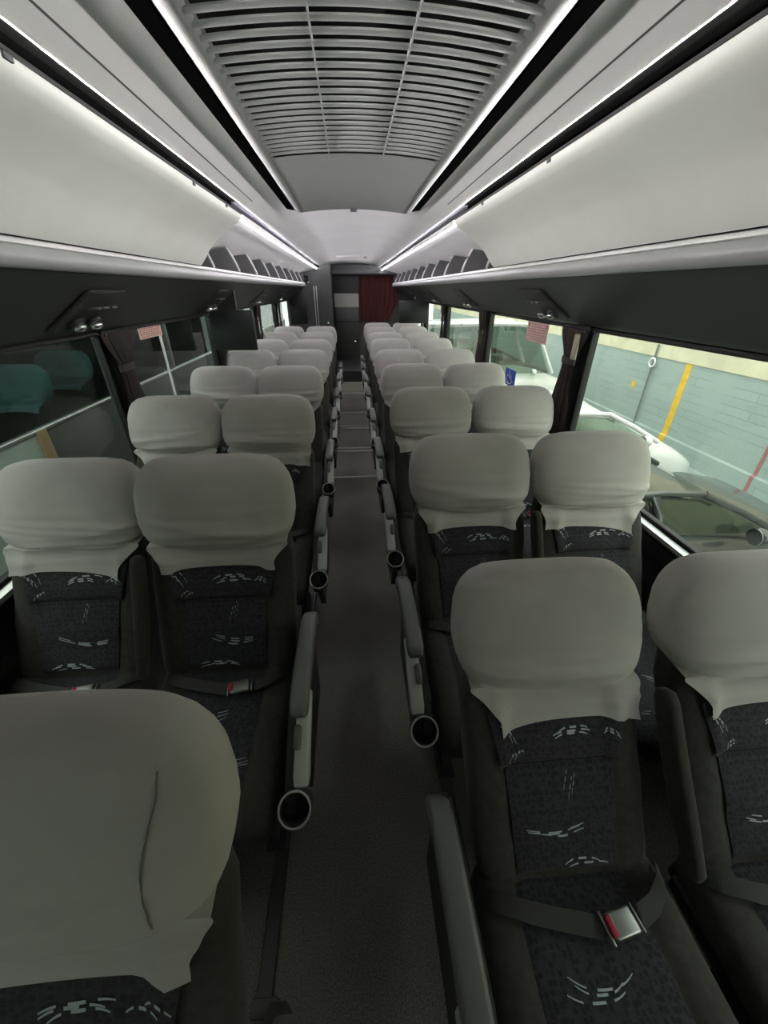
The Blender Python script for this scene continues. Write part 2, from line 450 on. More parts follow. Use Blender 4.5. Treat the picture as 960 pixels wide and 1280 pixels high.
def m_armrest(s):
    b = MB(); x = s*.288
    bar(b, [(x, .135, .515, .7, .5), (x, .13, .535, .9, .9), (x, .105, .572, 1, 1), (x, .06, .594, 1, 1), (x, -.02, .602, 1, 1), (x, -.12, .602, 1, 1), (x, -.20, .597, 1, 1), (x, -.25, .590, 1, .95), (x, -.268, .586, .92, .8), (x, -.276, .583, .7, .5)], .052, .046)
    return b.mesh('armrest', 'arm')
def m_sidepanel(s):
    b = MB(); x = s*.265
    pr = [(.17, .10), (.17, .50), (.13, .56), (.0, .575), (-.18, .575), (-.22, .555), (-.40, .45), (-.43, .41), (-.42, .36), (-.30, .26), (-.22, .10)]
    b.prism(pr, x-.014, x+.014, 0, False, 'X'); return b.mesh('side_panel', 'dark')
def m_console(s):
    b = MB(); x = s*.295
    bar(b, [(x, -.17, .560, .5, .5), (x, -.18, .556, .95, 1), (x, -.24, .535, 1, 1), (x, -.32, .497, 1, 1), (x, -.37, .470, 1.05, 1), (x, -.388, .459, .9, .9), (x, -.392, .456, .5, .5)], .042, .040, 5)
    return b.mesh('console_strip', 'console')
def m_recline(s):
    b = MB(); x = s*.283
    bar(b, [(x, -.275, .548, .5, .5), (x, -.28, .546, .9, .9), (x, -.30, .536, 1, 1), (x, -.325, .523, .9, .9), (x, -.33, .52, .5, .5)], .022, .022, 3, 14)
    return b.mesh('recline_button', 'arm')
def m_cup(s):
    b = MB(); c = Vector((s*.281, -.438, .448)); d = Vector((0, -.62, .78)).normalized(); n = 28
    a = Vector((1, 0, 0)); e = d.cross(a)
    def R(r, h): return [c + d*h + (a*cos(2*pi*i/n) + e*sin(2*pi*i/n))*r for i in range(n)]
    b.loft([R(.030, -.075), R(.0385, -.07), R(.041, 0), R(.0375, .0), R(.034, -.06), R(.010, -.062)], True, 0)
    return b.mesh('cup_holder', 'dark')
def m_rim(s):
    b = MB(); c = Vector((s*.281, -.438, .448)); d = Vector((0, -.62, .78)).normalized(); n = 28
    a = Vector((1, 0, 0)); e = d.cross(a)
    def R(r, h): return [c + d*h + (a*cos(2*pi*i/n) + e*sin(2*pi*i/n))*r for i in range(n)]
    rr = [R(.0385, -.004), R(.0425, -.004), R(.0430, .0), R(.0415, .003), R(.0385, .003), R(.0372, 0), R(.0385, -.004)]
    b.loft(rr, False, 0)
    return b.mesh('rim', 'console')
def m_center(s):
    b = MB(); x = -s*.2485
    bar(b, [(x, -.035, .50, .5, .5), (x, -.03, .515, .8, .8), (x, .03, .60, .95, 1), (x, .09, .69, 1, 1), (x, .14, .77, 1, 1), (x, .165, .815, .95, .95), (x, .175, .833, .8, .7), (x, .178, .838, .4, .3)], .034, .062, 3.2)
    return b.mesh('center_armrest', 'bolster')
def m_base():
    b = MB(); b.box((-.21, -.43, .285), (.21, .03, .335), .01); b.box((-.20, .0, .30), (.20, .05, .42), .01)
    return b.mesh('base_frame', 'frame')
def m_leg(q):
    b = MB(); x = q*.16
    b.prism([(-.34, .012), (-.06, .012), (-.06, .04), (-.12, .10), (-.10, .29), (-.30, .29), (-.24, .10), (-.34, .04)], x-.012, x+.012, 0, False, 'X')
    b.box((x-.03, -.36, 0), (x+.03, -.04, .014), .003); return b.mesh('leg', 'frame')

def upper_clusters(seed):
    r = random.Random(seed)
    return cluster(r, .03, .735, .10, .05, 3) + cluster(r, -.135, .745, .05, -.9, 3, .007) + cluster(r, .13, .73, .04, -.1, 2) + cluster(r, -.11, .695, .03, .6, 2)
def lower_clusters(seed):
    r = random.Random(seed+5)
    if seed % 2: return cluster(r, -.02, .545, .13, .05, 3, .006, -.012) + cluster(r, .02, .63, .045, 1.2, 3, .007, .004) + cluster(r, .04, .475, .11, 0, 2)
    return cluster(r, .03, .555, .15, -.12, 3, .006, -.014) + cluster(r, .035, .635, .045, 1.3, 3, .008, .004) + cluster(r, -.02, .472, .13, 0, 3)

def lean(o, deg, sx=1.0, sz=1.0):
    R = Matrix.Rotation(radians(-deg), 3, 'X') @ Matrix.Diagonal((1, 1, sz)); p = Vector((0, 0, .45))
    o.rotation_euler = (radians(-deg), 0, 0); o.location = p - R @ p; o.scale = (sx, 1, sz)
def make_seat(label, x, ytop, side, aisle, seed, near=True, blue=False, group=None, seam=0, z=0.0, rec=0.0, sx=1.0, sz=1.0):
    t = thing('coach_seat', label, 'seat', (x, ytop-.335, z), group)
    v = seed % 5
    link('backrest', shared('backrest', m_backrest), t)
    if not blue:
        link('upper_pad', shared(('up', v), lambda: m_pad(.672, .79, .150, .178, .012, v, upper_clusters(v))), t)
        link('lower_pad', shared(('lo', v), lambda: m_pad(.455, .668, .125, .140, .012, v, lower_clusters(v))), t)
    cv = shared(('cover', v, blue), lambda: m_cover(v*7+3))
    c = link('headrest_cover', cv, t)
    if blue: cv.materials[0] = M['blue']
    for o_ in list(t.children): lean(o_, rec, sx, sz)
    if seam: link('seam', shared(('seam', seam), lambda: m_seam(seam)), c)
    link('cushion', shared('cushion', m_cushion), t)
    link('base_frame', shared('base', m_base), t)
    for q in (-1, 1): link('leg', shared(('leg', q), lambda: m_leg(q)), t)
    if not blue:
        link('seat_pad', shared(('sp', v), lambda: m_seatpad(v+20)), t)
        if near:
            link('belt_strap', shared('strap', m_strap), t)
            bk = link('buckle', shared('buckle', m_buckle), t); link('release_button', shared('btn', m_button), bk)
    if aisle:
        link('armrest', shared(('arm', side), lambda: m_armrest(side)), t)
        sp = link('side_panel', shared(('sidep', side), lambda: m_sidepanel(side)), t)
        cs = link('console_strip', shared(('cons', side), lambda: m_console(side)), t)
        if near: link('recline_button', shared(('rec', side), lambda: m_recline(side)), cs)
        cu = link('cup_holder', shared(('cup', side), lambda: m_cup(side)), t)
        link('rim', shared(('rim', side), lambda: m_rim(side)), cu)
        lean(link('center_armrest', shared(('cen', side), lambda: m_center(side)), t), rec, 1, sz)
    return t

ORD = ['first', 'second', 'third', 'fourth', 'fifth', 'sixth', 'seventh', 'eighth', 'ninth']
LY = [.345, 1.27, 2.18, 3.12, 4.05, 4.93, 5.85, 6.78]
RY = [.65, 1.445, 2.31, 3.15, 4.0, 4.95, 5.75, 6.62, 7.45]
for k, y in enumerate(LY):
    n = 'nearest' if k == 0 else ORD[k] + ' row back'
    xa, xw = (-.44 if k == 0 else -.472), -.975
    extra = {0: 'large grey-covered aisle seat cut off by bottom left corner of photo', 1: 'grey-covered aisle seat with diagonal cover folds and red buckle, second row on left', 7: 'grey-covered aisle seat in the farthest row on left of aisle'}
    make_seat(extra.get(k, 'grey-covered coach seat beside aisle, %s on the left side' % n), xa, y, 1, True, [1, 2, 3, 0, 4, 1, 2, 3][k], k < 5, group='seats on the left of the aisle', seam=1 if k == 0 else 0, rec={0: -3, 1: -5}.get(k, 0), sx={0: 1.03, 1: 1.05, 2: 1.03}.get(k, 1), sz={0: 1.05}.get(k, 1))
    extra = {0: 'grey-covered window seat in nearest left row, beyond the corner aisle seat', 1: 'grey-covered window seat at left edge of photo, second row on left', 2: 'wrinkled grey-covered window seat beside left curtain, third row on left', 3: 'bright grey-covered window seat below hanging monitor on left', 7: 'grey-covered window seat in the farthest row on left of aisle'}
    make_seat(extra.get(k, 'grey-covered coach seat by left windows, %s on the left side' % n), xw, y+.02, 1, False, [0, 4, 1, 2, 3, 4, 0, 1][k], k < 5, group='seats on the left of the aisle')
for k, y in enumerate(RY):
    n = 'nearest' if k == 0 else ORD[k] + ' row back'
    extra = {0: 'nearest grey-covered aisle seat on right with navy patterned back and red buckle', 8: 'grey-covered aisle seat in the farthest row on right of aisle'}
    make_seat(extra.get(k, 'grey-covered coach seat beside aisle, %s on the right side' % n), .445 if k == 0 else .455, y, -1, True, [3, 2, 0, 1, 4, 2, 3, 0, 1][k], k < 5, group='seats on the right of the aisle', rec={0: 5}.get(k, 0), sx={0: .93}.get(k, 1), sz={0: .945}.get(k, 1))
    extra = {0: 'grey-covered window seat cut off by right edge of photo', 1: 'grey-covered window seat in front of dark parked car, second row on right', 2: 'grey-covered window seat against right curtain, third row on right', 8: 'bright grey-covered window seat in the farthest row on right'}
    make_seat(extra.get(k, 'grey-covered coach seat by right windows, %s on the right side' % n), .955, y-.01, -1, False, [1, 4, 3, 2, 0, 3, 4, 1, 2][k], k < 5, group='seats on the right of the aisle', rec={0: 4}.get(k, 0), sx={0: .94}.get(k, 1), sz={0: .95}.get(k, 1))

# ------------------------------------------------------------------ the shell
XL, XR, C = -1.24, 1.29, .03
Y0, Y1 = -1.7, 9.6
def sbox(name, lo, hi, m, bev=0.0): return struct(MB().box(lo, hi, bev).obj(name, m))
sbox('floor', (XL-.05, Y0, -.08), (XR+.05, Y1, 0), 'carpet')
sbox('floor_step', (-.9, 8.05, 0), (.9, Y1, .20), 'reardark')
SILL, HEADZ = .69, 1.43
PIL = [(-1.7, -1.45), (.02, .14), (2.22, 2.38), (3.98, 4.12), (5.78, 5.92), (7.45, 7.6), (9.2, 9.6)]
for nm, x, s in (('left', XL, -1), ('right', XR, 1)):
    b = MB()
    xa, xb = sorted((x, x+s*.06))
    b.box((xa, Y0, -.08), (xb, Y1, SILL)); b.box((xa, Y0, HEADZ), (xb, Y1, 2.12))
    for (a, c) in PIL: b.box((xa, a, SILL-.01), (xb, c, HEADZ+.01))
    struct(b.obj('wall_'+nm, 'wallpanel'))
    # ledge and trims on the lining
    xi = x - s*.0
    struct(MB().prism([(xi, SILL-.012), (xi, SILL+.012), (xi-s*.03, SILL+.008), (xi-s*.034, SILL-.006), (xi-s*.028, SILL-.016)], Y0, 9.2).obj('trim_%d' % (1 if s < 0 else 2), 'alu'))
    struct(MB().prism([(xi, SILL-.10), (xi, SILL-.03), (xi-s*.02, SILL-.035), (xi-s*.028, SILL-.085), (xi-s*.022, SILL-.10)], Y0, 9.2).obj('trim_%d' % (3 if s < 0 else 4), 'black'))
    struct(MB().prism([(xi, .46), (xi, .50), (xi-s*.016, .50), (xi-s*.02, .48), (xi-s*.016, .46)], Y0, 9.2, 0, True).obj('trim_%d' % (5 if s < 0 else 6), 'dark'))
    struct(MB().box((min(xi, xi-s*.035), Y0, 0), (max(xi, xi-s*.035), 8.0, .12), .004).obj('baseboard_'+nm, 'dark'))
    wn = 0
    for (a, b_), (c, d) in zip(PIL, PIL[1:]):
        wn += 1; n = wn + (0 if s < 0 else 10)
        p = MB(); g = x + s*.035
        p.box((min(g, g+s*.006), b_-.01, SILL-.01), (max(g, g+s*.006), c+.01, HEADZ+.01))
        w = struct(p.obj('window_%d' % n, 'glass'))
        f = MB(); t_ = .028
        xf, xg = sorted((x+s*.004, x+s*.034))
        f.box((xf, b_, SILL), (xg, b_+t_, HEADZ), .004); f.box((xf, c-t_, SILL), (xg, c, HEADZ), .004)
        f.box((xf, b_, SILL), (xg, c, SILL+t_), .004); f.box((xf, b_, HEADZ-t_), (xg, c, HEADZ), .004)
        f.obj('window_frame', 'rubber', w)

# ceiling: a vaulted panel over the whole width
CP = [(0, .478), (.15, .476), (.30, .468), (.40, .455), (.48, .434), (.54, .411), (.584, .391), (.590, .391), (.596, .400), (.60, .418), (.66, .418), (.675, .352), (.70, .350), (.82, .318), (.95, .285), (1.10, .265), (1.30, .255)]
prof = [(C-h, z+CZ) for h, z in CP[::-1]] + [(C+h, z+CZ) for h, z in CP[1:]]
b = MB(); top = [(x, 2.16) for x, z in prof]
ys = [Y0, 0, 1, 2, 2.75, 3.5, 4, 5, 6, 7, 8, 9, Y1]
b.loft([[(x, y, z) for x, z in prof] for y in ys], False, 0, False)
b.loft([[(x, y, z) for x, z in top] for y in (Y0, Y1)], False, 0, False, False)
for f in b.bm.faces:        # recess shade painted in: black above the closed lids, grey beyond
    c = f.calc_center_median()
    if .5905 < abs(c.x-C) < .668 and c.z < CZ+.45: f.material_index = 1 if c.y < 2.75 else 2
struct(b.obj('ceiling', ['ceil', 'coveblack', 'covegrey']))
# seam grooves of the ceiling panels
for i, s in enumerate((-1, 1)):
    struct(MB().prism([(C+s*.533, CZ+.4135), (C+s*.537, CZ+.4115), (C+s*.537, CZ+.420), (C+s*.533, CZ+.422)], Y0, 2.7).obj('trim_%d' % (7+i), 'rib'))

# front end behind the camera, with the windscreen
b = MB(); b.box((XL-.06, Y0-.08, -.08), (XR+.06, Y0, .95)); b.box((XL-.06, Y0-.08, 1.95), (XR+.06, Y0, 2.2))
b.box((XL-.06, Y0-.08, .9), (XL+.08, Y0, 2.0)); b.box((XR-.08, Y0-.08, .9), (XR+.06, Y0, 2.0))
struct(b.obj('wall_front', 'wallpanel'))
struct(MB().box((XL+.07, Y0-.045, .94), (XR-.07, Y0-.035, 1.96)).obj('window_20', 'windshield'))
# rear end
b = MB(); b.box((XL-.06, Y1, -.08), (XR+.06, Y1+.06, 2.16))
struct(b.obj('wall_rear', 'rear'))

# floor trims
n = 9
for i, s in enumerate((-1, 1)):
    b = MB(); x = s*.29
    b.prism([(x-.022, 0), (x-.018, .010), (x+.018, .010), (x+.022, 0)], .27, 7.9)
    b.box((x-.03, .235, 0), (x+.035, .27, .012), .003)
    struct(b.obj('trim_%d' % n, 'track')); n += 1
for y, dbl in ((3.48, 0), (4.19, 1), (5.03, 1), (5.80, 0), (7.05, 0)):
    b = MB()
    for q in ((0, .10) if dbl else (0,)):
        b.prism([(y+q, 0), (y+q+.004, .007), (y+q+.024, .007), (y+q+.028, 0)], -.25, .235, 0, False, 'X')
    struct(b.obj('trim_%d' % n, 'alu')); n += 1

# ------------------------------------------------------------------ overhead lockers
YD = {-1: 2.70, 1: 2.80}     # where the closed lid ends
RACK_END = {-1: 8.75, 1: 9.45}
for s, nm in ((-1, 'left'), (1, 'right')):
    P = lambda h, z: (C+s*h, CZ+z)
    t = thing('luggage_rack', 'long overhead luggage locker with pale lid along the %s side of the coach' % nm, 'luggage rack', (C+s*1.0, 0, CZ))
    o = Vector(t.location)
    def add(b, name, m, parent=t):
        ob = b.obj(name, m, parent)
        w = Vector((0, 0, 0)); ob.location = -o if parent is t else w
        return ob
    wallh = (XR-C) if s > 0 else (C-XL)
    end = RACK_END[s]
    b = MB()   # dark underside that carries the lamps
    b.prism([P(.900, .050), P(.93, .030), P(.98, .006), P(1.20, -.152), P(1.222, -.168), P(wallh-.012, -.172), P(wallh-.012, .10), P(.93, .10)], Y0+.02, end, 0, True)
    add(b, 'underside', 'under')
    b = MB()   # rounded grey nose
    b.prism([P(.893, .108), P(.877, .098), P(.868, .082), P(.868, .070), P(.877, .057), P(.893, .048), P(.91, .050), P(.92, .10)], Y0+.02, end, 0, True)
    add(b, 'rail', 'nose')
    b = MB()   # white strip on top of the nose
    b.prism([P(.874, .104), P(.880, .114), P(.895, .120), P(.99, .122), P(wallh-.012, .122), P(wallh-.012, .10), P(.905, .10), P(.888, .100)], Y0+.02, end, 0, True)
    add(b, 'shelf', 'ceil')
    lid = [(.604, .360), (.607, .342), (.614, .330), (.630, .318), (.672, .297), (.72, .268), (.768, .232), (.806, .195), (.838, .155), (.860, .130), (.872, .120)]
    inner = [(h+.018, z+.012) for h, z in lid[::-1]]
    inner[-1] = (.610, .3605)
    b = MB(); b.prism([P(*q) for q in lid+inner], Y0+.02, YD[s], 0, True)
    ld = add(b, 'lid', 'lid')
    for yy in ((1.02, 1.95, 2.4) if s < 0 else (1.55, 2.25)):
        h, z = .6055, .352
        q = MB().box((C+s*h-.004, yy-.012, CZ+z-.008), (C+s*h+.004, yy+.012, CZ+z+.008), .002)
        q.obj('latch', 'rib', ld)
    # dark rubber gap along the lid's top edge
    b = MB(); b.prism([P(.601, .3615), P(.6005, .354), P(.604, .354), P(.604, .360), P(.610, .3605), P(.610, .362)], Y0+.02, YD[s])
    add(b, 'gap_seal', 'black')
    b = MB(); b.prism([P(1.10, .123), P(1.10, .268), P(1.115, .268), P(1.115, .123)], YD[s]-.1, end); add(b, 'lining', 'recess')
    k = 0; yy = 2.98 if s < 0 else 2.98
    while yy < end-.1:
        b = MB()
        pts = [(.884, .121), (.892, .145), (.902, .172), (.915, .202), (.93, .232), (.95, .268), (.96, .279)]
        b.prism([P(*q) for q in pts+[(1.098, .263), (1.098, .121)]], yy-.006, yy+.006, 0, False)
        d = add(b, 'divider', 'rib')
        e = MB(); e.tube([(C+s*(h-.003), yy, CZ+z) for h, z in pts], .009, 8); e.obj('edge', 'ribedge', d)
        yy += .66
    b = MB(); b.box((min(P(.9, 0)[0], P(1.23, 0)[0]), end-.03, CZ+.10), (max(P(.9, 0)[0], P(1.23, 0)[0]), end, CZ+.27), .004); add(b, 'end_cap', 'recess')
    # light strip tucked under the ceiling ridge above the open lockers
    l = thing('light_strip', 'glowing cove light strip along the ceiling edge above the %s lockers' % nm, 'light', (C+s*.617, YD[s]+.05, CZ+.37), 'ceiling light strips')
    lo = Vector(l.location)
    for nm_, m_, ya, yb_ in (('diffuser', 'led', .55, YD[s]), ('rear_diffuser', 'ledfar', YD[s]+.03, RACK_END[s])):
        q = MB(); q.prism([P(.639, .369), P(.639, .377), P(.644, .377), P(.644, .369)], ya, yb_); ob = q.obj(nm_, m_, l); ob.location = -lo
    q = MB(); q.prism([P(.634, .364), P(.634, .369), P(.644, .369), P(.644, .382), P(.648, .382), P(.668, .368), P(.672, .362)], .5, RACK_END[s]); ob = q.obj('channel', 'coveblack', l); ob.location = -lo
    q = MB(); q.prism([P(.606, .336), P(.600, .339), P(.598, .356), P(.604, .3605), P(.612, .360), P(.634, .366), P(.650, .364), P(.650, .358), P(.612, .352), P(.610, .338)], YD[s]+.02, RACK_END[s]); ob = q.obj('cove_lip', 'ceil', l); ob.location = -lo
    q = MB(); q.tube([(C+s*.642, YD[s]+.04, CZ+.3455), (C+s*.642, RACK_END[s]-.02, CZ+.3455)], .005, 8); ob = q.obj('tube_diffuser', 'ledsoft', l); ob.location = -lo
    # reading light units under the locker
    ypos = (.15, 1.85, 3.5, 5.25, 7.0) if s < 0 else (.75, 2.45, 4.2, 5.9, 7.6)
    for k, yy in enumerate(ypos):
        where = {-1: ['out of frame', 'nearest in view, before the hanging monitor', 'above the hanging monitor', 'third from the front in view', 'farthest of that side'], 1: ['over the nearest seats', 'above the pink notice', 'second in view from the front', 'third in view from the front', 'farthest of that side']}[s][k]
        u = thing('reading_light_unit', 'dark reading light panel under %s locker, %s' % (nm, where), 'reading light', (C+s*1.08, yy, CZ-.06), 'reading light units under the %s locker' % nm)
        A = Vector((C+s*.985, 0, CZ+.0024)); B = Vector((C+s*1.19, 0, CZ-.1448)); dv = (B-A); nrm = Vector((-s*abs(dv.z), 0, -abs(dv.x))).normalized()
        uo = Vector(u.location)
        def pt(f, y, off): p = A + dv*f + nrm*off; return Vector((p.x, yy+y, p.z)) - uo
        b = MB()
        for (f0, f1, w0, w1, hgt) in ((.0, 1.0, .13, .13, .013),):
            outl = [(f0, -w0), (f0+.06, -w0-.012), (f1-.1, -w1-.03), (f1, -w1+.02), (f1, w1-.02), (f1-.1, w1+.03), (f0+.06, w0+.012), (f0, w0)]
            b.loft([[pt(f, y, .003) for f, y in outl], [pt(f, y, hgt*.6) for f, y in outl], [pt(lerp(.5, f, .93), y*.93, hgt) for f, y in outl]], True, 0, True, False)
        b.obj('bezel', 'under', u)
        for q in (-1, 1):
            c = pt(.70, q*.058, .036); m = MB().sphere(c, .026, 0, (1, 1, .7)); lm = m.obj('reading_lamp', 'chrome', u)
            MB().tube([pt(.70, q*.058, .021), pt(.70, q*.058, .032)], .034, 20).obj('lamp_ring', 'dark', lm)
        for q in (-1, 0, 1):
            MB().box(pt(.28, q*.062, .031)-Vector((.016, .02, .004)), pt(.28, q*.062, .031)+Vector((.016, .02, .004)), .003).obj('switch', 'rib', u)

# ------------------------------------------------------------------ return air grille on the ceiling
gc = .045
t = thing('ceiling_grille', 'grey slatted air return grille along the middle of the ceiling', 'ceiling vent', (gc, 1.9, CZ+.44))
to = Vector(t.location)
def gz(x): return CZ + .450 - .022*((x-gc)/.34)**2
def gadd(b, name, m, par=t):
    o = b.obj(name, m, par)
    if par is t: o.location = -to
    return o
GEND, PEND, GST = 1.95, 3.12, .045
for s in (-1, 1):
    b = MB()
    prf = [(.312, .010), (.312, -.004), (.325, -.012), (.350, -.012), (.368, -.004), (.372, .012)]
    b.loft([[(gc+s*h, y, CZ+.437+z) for h, z in prf] for y in (-.6, 1.0, 2.0, 2.6, 2.95, PEND)], True, 0, True)
    gadd(b, 'side_rail', 'acframe')
    b = MB(); b.prism([(gc+s*.371, CZ+.458), (gc+s*.371, CZ+.430), (gc+s*.418, CZ+.437), (gc+s*.424, CZ+.444), (gc+s*.424, CZ+.458)], -.6, PEND-.04)
    gadd(b, 'slot_shade', 'coveblack')  # black strip painted in for the shaded slot beside the grille panel
b = MB(); b.grid(lambda i, j: (lerp(gc-.33, gc+.33, i), lerp(-.6, PEND, j), gz(lerp(gc-.33, gc+.33, i))+.024), 9, 2); gadd(b, 'filter', 'plenum')
y = .30
def slat_mesh():
    b = MB(); rings = []
    for i in range(15):
        x = lerp(-.318, .318, i/14); z = -.022*(x/.34)**2
        rings.append([Vector((x, dy, z+dz)) for dy, dz in ((-.012, .001), (-.011, -.002), (-.004, -.004), (.007, -.003), (.012, .001), (.011, .003), (0, .001))])
    b.loft(rings); return b.mesh('slat', 'slat')
sm = slat_mesh()
while y < GEND-.01:
    link('slat', sm, t, Vector((gc, y, CZ+.450))-to); y += GST
for x in (-.103, .103):
    gadd(MB().box((gc+x-.0018, .2, gz(gc+x)-.0055), (gc+x+.0018, GEND, gz(gc+x)+.004)), 'stringer', 'slat')
b = MB(); b.grid(lambda i, j: (lerp(gc-.318, gc+.318, i), lerp(GEND-.005, PEND, j), gz(lerp(gc-.318, gc+.318, i))-.004), 15, 5)
b.grid(lambda i, j: (lerp(gc-.318, gc+.318, i), PEND, gz(lerp(gc-.318, gc+.318, i))-.004+.045*j), 15, 2)
gadd(b, 'end_panel', 'acpanel')
gadd(MB().box((gc-.02, PEND-.02, CZ+.432), (gc+.02, PEND+.012, CZ+.448), .004), 'latch', 'dark')
hatch = MB().box((-.2, 7.55, CZ+.468), (.32, 7.95, CZ+.480), .01); 
h = tag(hatch.obj('roof_hatch', 'ceil'), 'pale flush roof hatch in the far ceiling above the rear rows', 'roof hatch')
MB().box((.25, 7.62, CZ+.460), (.30, 7.70, CZ+.470), .003).obj('latch', 'dark', h)

# ------------------------------------------------------------------ monitors, curtains, stickers
for nm, x0, x1, y, lab in (('left', -1.19, -.83, 3.78, 'dark drop-down monitor hanging from the left locker behind the fourth seat row'), ('right', .76, 1.22, 6.8, 'dark drop-down monitor hanging from the right locker near the rear')):
    t = thing('monitor', lab, 'monitor', ((x0+x1)/2, y, CZ-.10))
    to2 = Vector(t.location)
    L = lambda p: Vector(p)-to2
    MB().box(L((x0, y-.018, CZ-.465)), L((x1, y+.018, CZ-.15)), .008, 0, 3).obj('shell', 'mon', t)
    MB().box(L((x0+.02, y-.0195, CZ-.445)), L((x1-.02, y-.017, CZ-.17)), .001).obj('screen', 'mon', t)
    sg = -1 if nm == 'left' else 1
    zz = lambda h: CZ + .006 - (h-.98)*.718 - .009
    MB().prism([(C+sg*h-to2.x, z-to2.z) for h, z in ((.985, CZ-.165), (.985, zz(.985)), (1.14, zz(1.14)), (1.14, CZ-.165))], -.016, .016).obj('ceiling_mount', 'under', t)

def curtain(x, s, y0, y1, lab, grp, w=.10):
    t = thing('curtain', lab, 'curtain', (x-s*.02, (y0+y1)/2, .66), grp)
    yc = (y0+y1)/2; hw = (y1-y0)/2; b = MB(); rings = []
    zt = 1.245
    for k in range(30):
        z = lerp(1.412, .72, k/29)
        d = (z-zt)/.16 if z > zt else (zt-z)/.42
        f = lerp(.42, 1, sstep(0, 1, d)); fx = lerp(.75, 1, sstep(0, .6, d)); r = []
        for i in range(48):
            a = 2*pi*i/48; cx, cy = cos(a), sin(a)
            pl = 1 + .16*sin(a*9 + 1.3*sin(z*6)) + .06*sin(a*17+z*9)
            r.append(Vector((-s*(.020 + .0135*cx*pl*fx), cy*hw*f*pl*.95, z-.66)))
        rings.append(r)
    b.loft(rings); b.obj('drape', 'curtain', t)
    q = MB(); q.loft([[Vector((-s*(.021+.019*cos(2*pi*i/28)), sin(2*pi*i/28)*hw*.52, z-.66)) for i in range(28)] for z in (zt+.016, zt+.006, zt-.010, zt-.018)], True); q.obj('tie_band', 'tie', t)
    q = MB().tube([Vector((-s*.024, -hw*.9, .747)), Vector((-s*.024, hw*.9, .747))], .007); q.obj('rod', 'dark', t)
wh = ['nearest left window pillar', 'second left window pillar', 'third left window pillar', 'farthest left window pillar']
for (y0, y1), w in zip([(2.14, 2.42), (3.93, 4.15), (5.73, 5.95), (7.4, 7.62)], wh): curtain(XL, -1, y0, y1, 'dark brown tied-back curtain at the %s' % w, 'curtains at the left windows')
wh = [w.replace('left', 'right') for w in wh]
for (y0, y1), w in zip([(2.16, 2.44), (3.93, 4.15), (5.73, 5.95), (7.4, 7.62)], wh): curtain(XR, 1, y0, y1, 'dark brown tied-back curtain at the %s' % w, 'curtains at the right windows')
tag(MB().box((XR-.065, 2.20, 1.26), (XR-.052, 2.25, 1.39), .005).obj('coat_hook_plate', 'cream'), 'small cream rectangular plate over the nearest right curtain', 'plate')

def notice(x, s, y0, y1, z0, z1, lab):
    b = MB(); xx = x+s*.034
    b.box((min(xx, xx-s*.0012), y0, z0), (max(xx, xx-s*.0012), y1, z1))
    o = tag(b.obj('paper_notice', 'pink'), lab, 'notice')
    q = MB(); xs = xx-s*.0016; r = random.Random(4)
    for k in range(7):
        zz = lerp(z1, z0, (k+1)/8); y = y0+.02
        while y < y1-.03:
            w = r.uniform(.008, .03); q.box((min(xs, xs+s*.0003), y, zz-.003), (max(xs, xs+s*.0003), min(y+w, y1-.015), zz+.003)); y += w+.012
    for yy in (y0+.012, y1-.034): q.box((min(xs, xs+s*.0003), yy, z1-.035), (max(xs, xs+s*.0003), yy+.022, z1-.01))
    q.obj('print', 'darkred', o)
notice(XR, 1, 2.78, 3.13, 1.27, 1.40, 'pink printed notice stuck high on the second right window')
notice(XL, -1, 2.66, 2.98, 1.335, 1.425, 'pink printed notice stuck high on the left window beside the monitor')

# blue wheelchair sticker
t = thing('accessibility_sticker', 'blue square sticker with white wheelchair symbol on the right window', 'sticker', (XR+.034, 3.32, .955))
MB().box((-.0012, -.115, -.066), (0, .115, .066)).obj('backing', 'signblue', t)
b = MB(); X = -.0022
sy = lambda a, z: Vector((X, -a*1.7, z))        # symbol is read from inside with the aisle on the right
b.tube([sy(.036*cos(q)-.004, .036*sin(q)-.014) for q in [pi*.62 + i*pi*1.28/18 for i in range(19)]], .0045, 6)
b.tube([sy(-.008, .030), sy(-.006, .002), sy(.020, .000), sy(.032, -.030), sy(.042, -.026)], .0050, 6)
b.tube([sy(-.006, .016), sy(.018, .016)], .004, 6)
b.disc(sy(-.010, .045), (1, 0, 0), .009, .002, 16)
b.obj('wheelchair_symbol', 'white', t)

# ------------------------------------------------------------------ rear of the coach
t = thing('washroom_cabin', 'dark grey cabin partition with light trim lines at rear left of aisle', 'cabin', (-.8, 8.85, .2))
o = Vector(t.location); L = lambda *p: Vector(p)-o
MB().prism([(x-o.x, z-o.z) for x, z in ((XL+.005, .201), (-.36, .201), (-.36, 2.03), (-.50, 2.005), (-.60, 1.955), (-.80, 1.905), (-1.07, 1.855), (XL+.005, 1.845))], 8.82-o.y, 9.58-o.y).obj('partition', 'rear', t)
MB().box(L(-1.2, 8.80, 1.0), L(-.86, 8.825, 1.66), .01).obj('dark_panel', 'black', t)
for x in (-.70, -.655): MB().box(L(x, 8.80, .3), L(x+.012, 8.825, 1.66), .003).obj('trim_strip', 'alu', t)
MB().box(L(-1.16, 8.80, 1.70), L(-.78, 8.835, 1.84), .05, 0, 4).obj('speaker_panel', 'black', t)
MB().sphere(L(-.80, 8.80, 1.72), .028, 0, (1, .5, .7)).obj('lamp', 'chrome', t)
b = MB().sphere(L(-.46, 8.80, 1.0), .03, 0, (1, .7, 1)); b.obj('knob', 'chrome', t)

